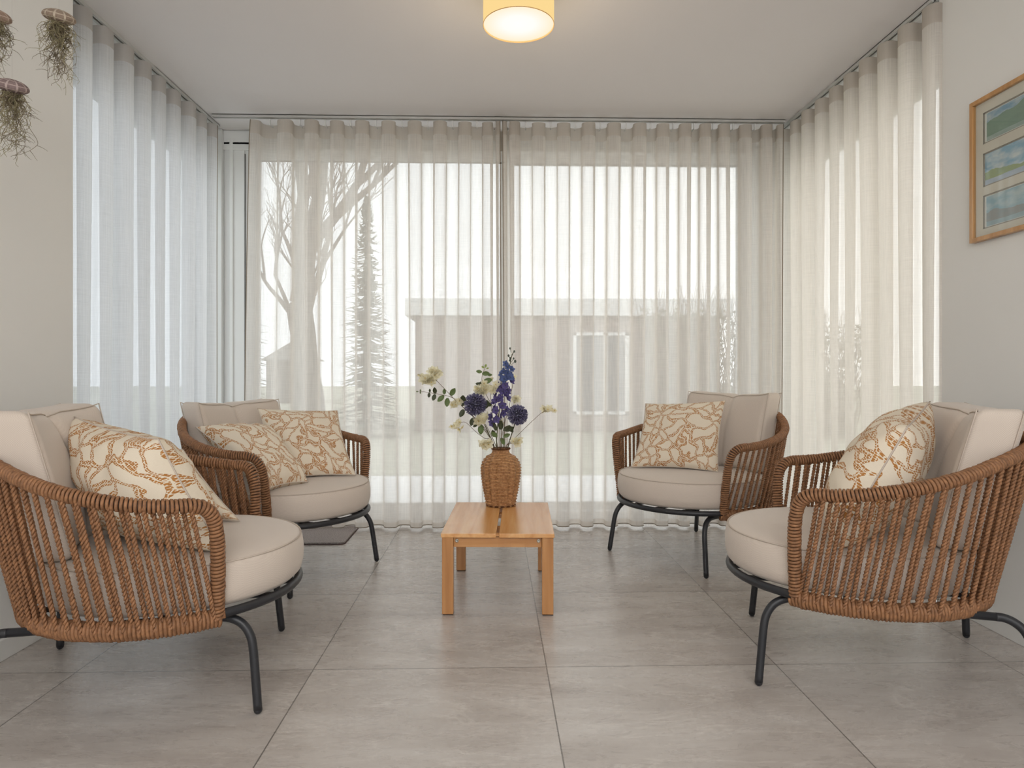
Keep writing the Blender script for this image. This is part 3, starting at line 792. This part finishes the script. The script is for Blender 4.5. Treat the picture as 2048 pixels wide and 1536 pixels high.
mb=MB(); mb.tube([pol(a,.1495,.001) for a in range(0,360,5)],.0016,6,closed=True); mb.build('shade_trim',simple('lamp_trim',lin(190,148,96),.6),lamp)
MB().lathe([(.0005,.174),(.10,.174),(.10,.185),(.0005,.185)],40).build('ceiling_plate',M_white,lamp)
L=bpy.data.lights.new('lamp_bulb','POINT'); L.energy=5; L.color=(1,.80,.55); L.shadow_soft_size=.14
o=bpy.data.objects.new('lamp_bulb',L); col.objects.link(o); o.parent=lamp; o.location=(0,0,-.12)

# ------------------------------------------------------------------ hanging air plants in urchin shells
def m_urchin(name,c1,c2):
    t=NT(name); uv=t.coord('UV'); sep=t.n('ShaderNodeSeparateXYZ'); t.l(uv,sep.inputs[0])
    a=t.math('ABSOLUTE',t.math('SUBTRACT',t.math('FRACT',t.math('MULTIPLY',sep.outputs[0],10)),.5))
    b=t.math('ABSOLUTE',t.math('SUBTRACT',t.math('FRACT',t.math('MULTIPLY',sep.outputs[1],5)),.5))
    m=t.math('MAXIMUM',t.math('GREATER_THAN',a,.40),t.math('GREATER_THAN',b,.42))
    c=t.mixc(m,c1,c2); c=t.mixc(t.math('MULTIPLY',t.noise(t.coord(),260,1),.5),c,c2)
    return t.pbr(c,.8,0,t.bump(t.noise(t.coord(),300,1),.5,.002),.2)
M_tilA=simple('air_plant_strand',lin(122,108,86),.8,nz=50); M_tilB=simple('air_plant_strand_pale',lin(156,146,112),.8,nz=50)
def airplant(pos, r, length, tilt, c1, c2, seed, label):
    rr=random.Random(seed)
    e=empty('hanging_air_plant',pos,0,label,'air plant','air plants hanging by the left wall')
    Mt=Matrix.Rotation(tilt,3,'Y')@Matrix.Rotation(.25,3,'X')
    def f(u,v):
        t=v*2-1; a=2*PI*u; th=PI*min(max(v,.0),1)
        q=(math.sin(th)); q=max(q,.12)
        p=Vector((r*q*math.cos(a)*(1+.025*math.cos(10*a)),r*q*math.sin(a)*(1+.025*math.cos(10*a)),-r*.52*math.cos(th)*(1 if v>.5 else .8)))
        return Mt@p
    mb=MB(); mb.grid(80,20,f,cu=True,uvf=lambda u,v:(u,v)); mb.build('urchin_shell',m_urchin('urchin_%d'%seed,c1,c2),e)
    for mm,ct in ((M_tilA,42),(M_tilB,36)):
        mb=MB()
        for i in range(ct):
            a=rr.uniform(0,2*PI); q=r*.55*math.sqrt(rr.random())
            p=Vector((q*math.cos(a),q*math.sin(a),-r*.2)); d=Vector((rr.uniform(-.6,.6),rr.uniform(-.6,.6),-1)).normalized()
            Ls=length*(rr.random()**1.6*.9+.12); n=int(Ls/.008)+3; P=[p.copy()]
            w=Vector((rr.uniform(-1,1),rr.uniform(-1,1),0))
            for k in range(n):
                if k%3==0: w=Vector((rr.uniform(-1,1),rr.uniform(-1,1),rr.uniform(-.3,.6)))
                pull=Vector((-P[-1].x*12,-P[-1].y*12,-.62))
                d=(d*.62+w*.46+pull*.5).normalized(); P.append(P[-1]+d*.008)
            mb.tube(smooth_path(P,2),lambda t:.0008*(1-.6*t)+.0002,3,caps=False)
            for _ in range(6):
                k=rr.randrange(1,len(P)-1); d2=Vector((rr.uniform(-1,1),rr.uniform(-1,1),rr.uniform(-.7,.7))).normalized(); Q=[P[k]]
                for z in range(rr.randrange(2,6)):
                    d2=(d2+Vector((rr.uniform(-.5,.5),rr.uniform(-.5,.5),-.15))).normalized(); Q.append(Q[-1]+d2*.008)
                mb.tube(Q,lambda t:.0007*(1-.7*t)+.00015,3,caps=False)
        mb.build('air_plant_foliage',mm,e)
    MB().tube([(0,0,r*.3),(0,0,CEIL-pos[2])],.00022,4).build('hanging_thread',M_thread,e)
airplant(room((118-1024)/1365*2.0,2.0,1+(748-35)/1365*2.0),.042,.23,.22,lin(122,102,88),lin(186,172,154),21,'air plant in a brown urchin shell hanging nearest the curtain')
airplant(room((24-1024)/1365*1.95,1.95,1+(748-174)/1365*1.95),.041,.25,.26,lin(110,90,90),lin(178,160,154),22,'air plant in a purplish urchin shell hanging lowest by the left wall')
airplant(room((-12-1024)/1365*1.95,1.95,1+(748-32)/1365*1.95),.042,.18,.3,lin(138,112,96),lin(190,170,154),23,'air plant half cut off by the top left corner of the view')

# ------------------------------------------------------------------ triple picture on the right wall
pic=empty('picture_frame',(XR,2.715,1.528),PI/2+PI,'light oak frame with three small watercolour landscapes in a cream mat on the right wall','picture')
# local: x runs toward the camera (-Y world), y out from the wall is -y local ; rotated 270deg: local x -> -Y, local y -> +X
FW,FH=.45,.565
mb=MB(); w=.017
for a in ((0,w,0,FH),(FW-w,FW,0,FH),(w,FW-w,0,w),(w,FW-w,FH-w,FH)): mb.box((a[0],-.026,a[2]),(a[1],-.001,a[3]))
mb.build('wooden_frame',M_oak,pic,smooth=False,bevel=.0012)
M_mat=simple('cream_mat_board',lin(226,216,202),.85,nz=3); M_mbev=simple('mat_bevel',lin(168,158,146),.8)
ops=[(.382,.506),(.212,.345),(.046,.178)]
mb=MB(); x0,x1=.058,FW-.058; yy=-.010
mb.box((w,yy-.001,w),(x0,yy,FH-w)); mb.box((x1,yy-.001,w),(FW-w,yy,FH-w))
zs=[w]+[z for o_ in sorted(ops) for z in o_]+[FH-w]
for i in range(0,len(zs),2): mb.box((x0,yy-.001,zs[i]),(x1,yy,zs[i+1]))
mb.build('mat_board',M_mat,pic,smooth=False)
mb=MB()
for z0,z1 in ops:
    b=.005
    for a in ((x0,x0+b,z0,z1),(x1-b,x1,z0,z1),(x0,x1,z0,z0+b),(x0,x1,z1-b,z1)): mb.box((a[0],-.0085,a[2]),(a[1],-.0065,a[3]))
mb.build('mat_bevel',M_mbev,pic,smooth=False)
def m_paint(name,seed,sky,cloud,land1,land2,sea,h0,bord):
    t=NT(name); uv=t.coord('UV'); sep=t.n('ShaderNodeSeparateXYZ'); t.l(uv,sep.inputs[0])
    n=t.noise(t.mapping(uv,(2,2,1),(seed,0,0)),1.4,5,.6)
    s=t.mixc(t.ramp(n,[(.4,(0,0,0,1)),(.62,(1,1,1,1))]),sky,cloud)
    hz=t.math('ADD',sep.outputs[1],t.math('MULTIPLY',t.math('SUBTRACT',t.noise(t.mapping(uv,(3,.5,1),(seed*2,0,0)),1,4),.5),.55))
    hz=t.math('ADD',hz,t.math('MULTIPLY',sep.outputs[0],-.35 if seed==1 else .15))
    ln=t.mixc(t.noise(t.mapping(uv,(5,9,1)),1,4),land1,land2)
    c=t.mixc(t.math('LESS_THAN',hz,h0),s,ln)
    c=t.mixc(t.math('LESS_THAN',t.math('ADD',sep.outputs[1],t.math('MULTIPLY',n,.1)),.22),c,t.mixc(n,sea,cloud))
    ed=t.math('MINIMUM',t.math('MINIMUM',sep.outputs[0],t.math('SUBTRACT',1,sep.outputs[0])),t.math('MINIMUM',sep.outputs[1],t.math('SUBTRACT',1,sep.outputs[1])))
    c=t.mixc(t.math('LESS_THAN',ed,bord),c,lin(236,234,228))
    return t.pbr(c,.7)
pm=[m_paint('watercolour_green_hill',1,lin(128,164,190),lin(206,210,206),lin(120,146,132),lin(150,168,148),lin(110,142,130),.62,.03),
    m_paint('watercolour_meadow',2,lin(150,184,206),lin(216,220,220),lin(178,184,112),lin(150,170,160),lin(150,166,196),.42,.0),
    m_paint('watercolour_shore',3,lin(150,182,196),lin(196,208,210),lin(178,164,158),lin(140,162,168),lin(136,164,176),.46,.025)]
for (z0,z1),m,lb in zip(ops,pm,('watercolour of a green hill under clouds','watercolour of a yellow green meadow and pale water','watercolour of a shore with pinkish rocks')):
    mb=MB(); mb.grid(1,1,lambda u,v:(x0+.004+(x1-x0-.008)*u,-.0064,z0+.004+(z1-z0-.008)*v),uvf=lambda u,v:(u,v)); o=mb.build('print',m,pic,smooth=False); o['label']=lb
MB().box((w,-.0175,w),(FW-w,-.0165,FH-w)).build('glass_pane',M_glass,pic,smooth=False)
MB().box((.004,-.005,.004),(FW-.004,-.0008,FH-.004)).build('backing_board',M_mbev,pic,smooth=False)

# ------------------------------------------------------------------ door mat
def mat_tex():
    t=NT('grey_loop_pile'); co=t.coord(); n=t.noise(co,160,4,.7)
    return t.pbr(t.ramp(n,[(.35,lin(140,128,126)),(.65,lin(206,198,194))]),.95,0,t.bump(n,1,.006),.1)
mm=empty('door_mat',(-1.19,4.28,0),0,'grey door mat on the floor tucked under the back curtain behind the back left armchair','mat')
def rr_pts(hx,hy,r,n=6):
    out=[]
    for cx,cy,a0 in ((hx-r,hy-r,0),(-hx+r,hy-r,90),(-hx+r,-hy+r,180),(hx-r,-hy+r,270)):
        for k in range(n+1): a=math.radians(a0+90*k/n); out.append((cx+r*math.cos(a),cy+r*math.sin(a)))
    return out
def slab(name,pts,z0,z1,m,parent):
    mb=MB(); n=len(pts); mb.v=[Vector((x,y,z0)) for x,y in pts]+[Vector((x,y,z1)) for x,y in pts]
    mb.face(list(range(n))[::-1]); mb.face(list(range(n,2*n)))
    for k in range(n): k2=(k+1)%n; mb.face([k,k2,n+k2,n+k])
    return mb.build(name,m,parent,smooth=False)
slab('mat_backing',rr_pts(.315,.26,.03),.0,.004,simple('mat_rubber',lin(86,66,64),.9),mm)
slab('mat_pile',rr_pts(.309,.254,.028),.004,.012,mat_tex(),mm)

# ------------------------------------------------------------------ outside
GZ=-.05
def m_lawn():
    t=NT('lawn_grass'); co=t.coord(); n=t.noise(co,3,6,.7)
    return t.pbr(t.ramp(n,[(.3,lin(158,158,146)),(.7,lin(186,187,170))]),.9,0,None,.1)
def m_pave():
    t=NT('pale_paving'); co=t.coord(); br=t.n('ShaderNodeTexBrick'); br.inputs['Scale'].default_value=1; br.inputs['Color1'].default_value=lin(236,236,236); br.inputs['Color2'].default_value=lin(226,227,228); br.inputs['Mortar'].default_value=lin(196,196,196)
    br.inputs['Brick Width'].default_value=.6; br.inputs['Row Height'].default_value=.6; br.inputs['Mortar Size'].default_value=.006; br.offset=0; t.l(co,br.inputs[0])
    return t.pbr(br.outputs[0],.8)
def m_brick():
    t=NT('outdoor_brick'); co=t.coord(); br=t.n('ShaderNodeTexBrick'); br.inputs['Color1'].default_value=lin(150,132,128); br.inputs['Color2'].default_value=lin(134,120,120); br.inputs['Mortar'].default_value=lin(160,150,144)
    br.inputs['Scale'].default_value=1; br.inputs['Brick Width'].default_value=.21; br.inputs['Row Height'].default_value=.065; br.inputs['Mortar Size'].default_value=.006
    t.l(t.mapping(co,(1,1,1),(0,0,0),(PI/2,0,0)),br.inputs[0])
    return t.pbr(br.outputs[0],.9)
struct('lawn', MB().box((-40,YB+.12,GZ-.2),(40,60,GZ-.02)), m_lawn())
struct('lawn_left', MB().box((-40,-20,GZ-.2),(-2.16,YB+.12,GZ-.02)), bpy.data.materials['lawn_grass']).name='lawn_side'
struct('lawn_right', MB().box((2.32,-20,GZ-.2),(40,YB+.12,GZ-.02)), bpy.data.materials['lawn_grass']).name='lawn_side'
struct('patio_paving', MB().box((-6,YB+.13,GZ-.02),(7,7.05,GZ)), m_pave())
M_brick=m_brick(); M_fasc=simple('white_fascia',lin(236,238,240),.6); M_dglass=simple('dark_window_glass',lin(92,100,112),.2)
g=empty('garden_building',(0,12.6,GZ),0,'low flat-roofed brick outbuilding with a white fascia beyond the lawn','building')
MB().box((-1.45,0,0),(4.2,4,2.12)).build('brick_wall',M_brick,g,smooth=False)
MB().box((-1.62,-.15,2.12),(4.4,4.2,2.43)).build('roof_fascia',M_fasc,g,smooth=False)
wf=MB(); 
for x0_,x1_ in ((1.46,1.52),(2.02,2.10),(2.42,2.50)): wf.box((x0_,-.05,.30),(x1_,-.001,1.82))
wf.box((1.46,-.05,1.76),(2.5,-.001,1.82)); wf.box((1.46,-.05,.30),(2.5,-.001,.36))
wf=wf.build('window_frame',M_fasc,g,smooth=False)
MB().box((1.52,-.03,.36),(2.42,-.0012,1.76)).build('pane',M_dglass,wf,smooth=False)
MB().box((2.55,1,2.43),(2.72,1.3,2.53)).build('roof_vent',M_dglass,g,smooth=False)
s=empty('garden_shed',room(-8.3,26,GZ),.2,'small gabled shed far off behind the big bare tree','shed')
MB().box((-.9,-.9,0),(.9,.9,1.6)).build('shed_wall',simple('shed_boards',lin(110,104,100),.9),s,smooth=False)
mb=MB(); mb.v=[Vector(p) for p in ((-1.1,-1,1.55),(0,-1,2.25),(1.1,-1,1.55),(-1.1,1,1.55),(0,1,2.25),(1.1,1,1.55))]
for q in ((0,1,2),(3,5,4),(0,3,4,1),(1,4,5,2),(0,2,5,3)): mb.face(list(q))
mb.build('shed_roof',simple('shed_roof',lin(150,148,148),.8),s,smooth=False)
M_bark=simple('bark',lin(118,110,102),.9,nz=8); M_twig=simple('twigs',lin(128,118,112),.9)
def tree(name,loc,h,r,seed,label,depth=5,spread=.55,name_part='branches',lean=0,group=None,twm=None):
    rn=random.Random(seed); e=empty(name,loc,0,label,'tree',group)
    tr=MB(); tw=MB()
    def grow(p,d,L,r,k):
        n=4; P=[p]
        for i in range(n):
            d=(d+Vector((rn.uniform(-1,1),rn.uniform(-1,1),rn.uniform(-.1,.5)))*.10).normalized(); P.append(P[-1]+d*L/n)
        (tr if k==depth else tw).tube(P,lambda t:r*(1-.38*t),8 if k>depth-2 else (5 if k>1 else 3),caps=False)
        if k<=0: return
        m=rn.choice((2,3)) if k==depth else rn.choice((2,3,3))
        for i in range(m):
            a=rn.uniform(0,2*PI); q=Vector((math.cos(a),math.sin(a),0)); dd=(d+q*spread*rn.uniform(.6,1.3)+Vector((0,0,.12))).normalized()
            grow(P[-1 if i<2 else 2],dd,L*rn.uniform(.62,.85),r*rn.uniform(.5,.66),k-1)
    grow(Vector((0,0,0)),Vector((lean,0,1)).normalized(),h*.3,r,depth)
    tr.build('trunk',M_bark,e); tw.build(name_part,twm or M_twig,e)
    return e
tree('bare_tree',room(-4.0,13.5,GZ),8.2,.34,4,'large bare tree with a thick forked trunk seen through the left back curtain',6,.5,lean=.03,group='bare trees')
tree('bare_tree',room(-5.6,18,GZ),8,.22,9,'slimmer bare tree behind the large forked one',6,.5,group='bare trees')
def conifer(loc,h,w,seed,label):
    rn=random.Random(seed); e=empty('conifer',loc,0,label,'tree','conifers in the garden')
    MB().tube([(0,0,0),(0,0,h)],lambda t:.09*(1-.9*t),8).build('trunk',M_bark,e)
    mb=MB()
    for i in range(420):
        t=rn.random()**.8; z=h*(.06+.94*t); R=w*(1-t)**.8*rn.uniform(.7,1.05)+.05; a=rn.uniform(0,2*PI)
        d=Vector((math.cos(a),math.sin(a),0)); q=Vector((-d.y,d.x,0)); b=len(mb.v); o_=Vector((0,0,z))
        mb.v+=[o_+q*.03,o_-q*.03,o_+d*R*.55-q*.10*(1-t*.5)+Vector((0,0,-.05)),o_+d*R*.55+q*.10*(1-t*.5)+Vector((0,0,-.05)),o_+d*R+Vector((0,0,-.16*R+rn.uniform(-.05,.1)))]
        mb.face([b,b+1,b+2,b+3]); mb.face([b+3,b+2,b+4])
    mb.build('foliage',simple('conifer_needles_%d'%seed,lin(112,122,112),.9),e,smooth=False)
conifer(room(-2.45,11.6,GZ),3.0,.75,1,'dark conifer left of the brick outbuilding')
conifer(room(-4.9,12.2,GZ),3.6,.9,2,'conifer in front of the large bare tree trunk')
conifer(room(-2.9,13.6,GZ),4.6,.8,3,'taller conifer between the bare tree and the outbuilding')
def shrub(loc,w,h,seed,label):
    rn=random.Random(seed); e=empty('shrub',loc,0,label,'shrub','shrubs at the end of the lawn')
    a=MB(); b=MB()
    for i in range(150):
        x=rn.uniform(-w,w); y=rn.uniform(-.3,.3); P=[Vector((x*.7,y,0))]; d=Vector((x*.15,rn.uniform(-.2,.2),1)).normalized()
        for k in range(7): d=(d+Vector((rn.uniform(-.3,.3),rn.uniform(-.3,.3),.1))).normalized(); P.append(P[-1]+d*h/7*rn.uniform(.8,1.12))
        a.tube(P,lambda t:.012*(1-.8*t),3,caps=False)
    for i in range(1400):
        x=rn.uniform(-w,w); z=h*.82*rn.random()**.7; p=Vector((x,rn.uniform(-.35,.35),z)); q=Vector((rn.uniform(-1,1),rn.uniform(-1,1),rn.uniform(-1,1))).normalized()*.05; u_=q.orthogonal().normalized()*.03
        k=len(b.v); b.v+=[p-q,p+u_,p+q,p-u_]; b.face([k,k+1,k+2,k+3])
    a.build('twigs',M_twig,e); b.build('foliage',simple('shrub_leaf_%d'%seed,lin(120,122,108),.9),e,smooth=False)
shrub(room(2.95,10.6,GZ),.95,2.5,1,'tall twiggy shrub in front of the outbuilding roof edge')
shrub(room(5.2,11.6,GZ),.8,2.3,2,'second twiggy shrub toward the right end of the back window')
for i,(x,y,sd) in enumerate(((-5.0,4.2,31),(-6.5,7.0,32))):
    shrub((x,y,GZ),1.1,2.2,sd,('shrub outside the left bay window','shrub further off outside the left bay window')[i])
tree('bare_tree',(6.8,5.2,GZ),6.0,.2,12,'bare tree outside the right bay window',5,.55,group='bare trees')

# ------------------------------------------------------------------ light
w=bpy.data.worlds.new('sky'); bpy.context.scene.world=w; w.use_nodes=True; nt=w.node_tree; nt.nodes.clear()
out=nt.nodes.new('ShaderNodeOutputWorld'); bg=nt.nodes.new('ShaderNodeBackground'); tcx=nt.nodes.new('ShaderNodeTexCoord'); sp=nt.nodes.new('ShaderNodeSeparateXYZ'); mr=nt.nodes.new('ShaderNodeMapRange'); cr=nt.nodes.new('ShaderNodeValToRGB')
nt.links.new(tcx.outputs['Generated'],sp.inputs[0]); nt.links.new(sp.outputs[0],mr.inputs[0]); mr.inputs[1].default_value=-1; mr.inputs[2].default_value=1
nt.links.new(mr.outputs[0],cr.inputs[0]); cr.color_ramp.elements[0].color=(.87,.93,1.0,1); cr.color_ramp.elements[1].color=(1.30,1.25,1.19,1)
e_=cr.color_ramp.elements.new(.5); e_.color=(.94,.97,1,1)
nt.links.new(cr.outputs[0],bg.inputs[0]); bg.inputs[1].default_value=2.2; nt.links.new(bg.outputs[0],out.inputs[0])
def area(name,loc,rot,sx,sy,en,c=(1,1,1)):
    L=bpy.data.lights.new(name,'AREA'); L.shape='RECTANGLE'; L.size=sx; L.size_y=sy; L.energy=en; L.color=c
    o=bpy.data.objects.new(name,L); col.objects.link(o); o.location=loc; o.rotation_euler=rot; return o
area('rear_fill_light',(.1,-1.2,2.6),(math.radians(28),0,0),2.8,1.6,128,(1,.985,.975))  # unseen fill light added behind the camera to brighten the room

# ------------------------------------------------------------------ camera
cam=bpy.data.cameras.new('camera'); cam.sensor_width=36; cam.lens=36*1365/2048; cam.shift_y=-20/2048; cam.clip_start=.05; cam.clip_end=200
co=bpy.data.objects.new('camera',cam); col.objects.link(co); co.location=(0,0,1.0); co.rotation_euler=(PI/2,0,-TH)
sc=bpy.context.scene; sc.camera=co
sc.view_settings.view_transform='Standard'; sc.view_settings.look='None'; sc.view_settings.exposure=0; sc.view_settings.gamma=1
try:
    sc.cycles.max_bounces=6; sc.cycles.diffuse_bounces=3; sc.cycles.glossy_bounces=3; sc.cycles.transparent_max_bounces=12; sc.cycles.transmission_bounces=6; sc.cycles.sample_clamp_indirect=6; sc.cycles.adaptive_threshold=.1
except Exception: pass
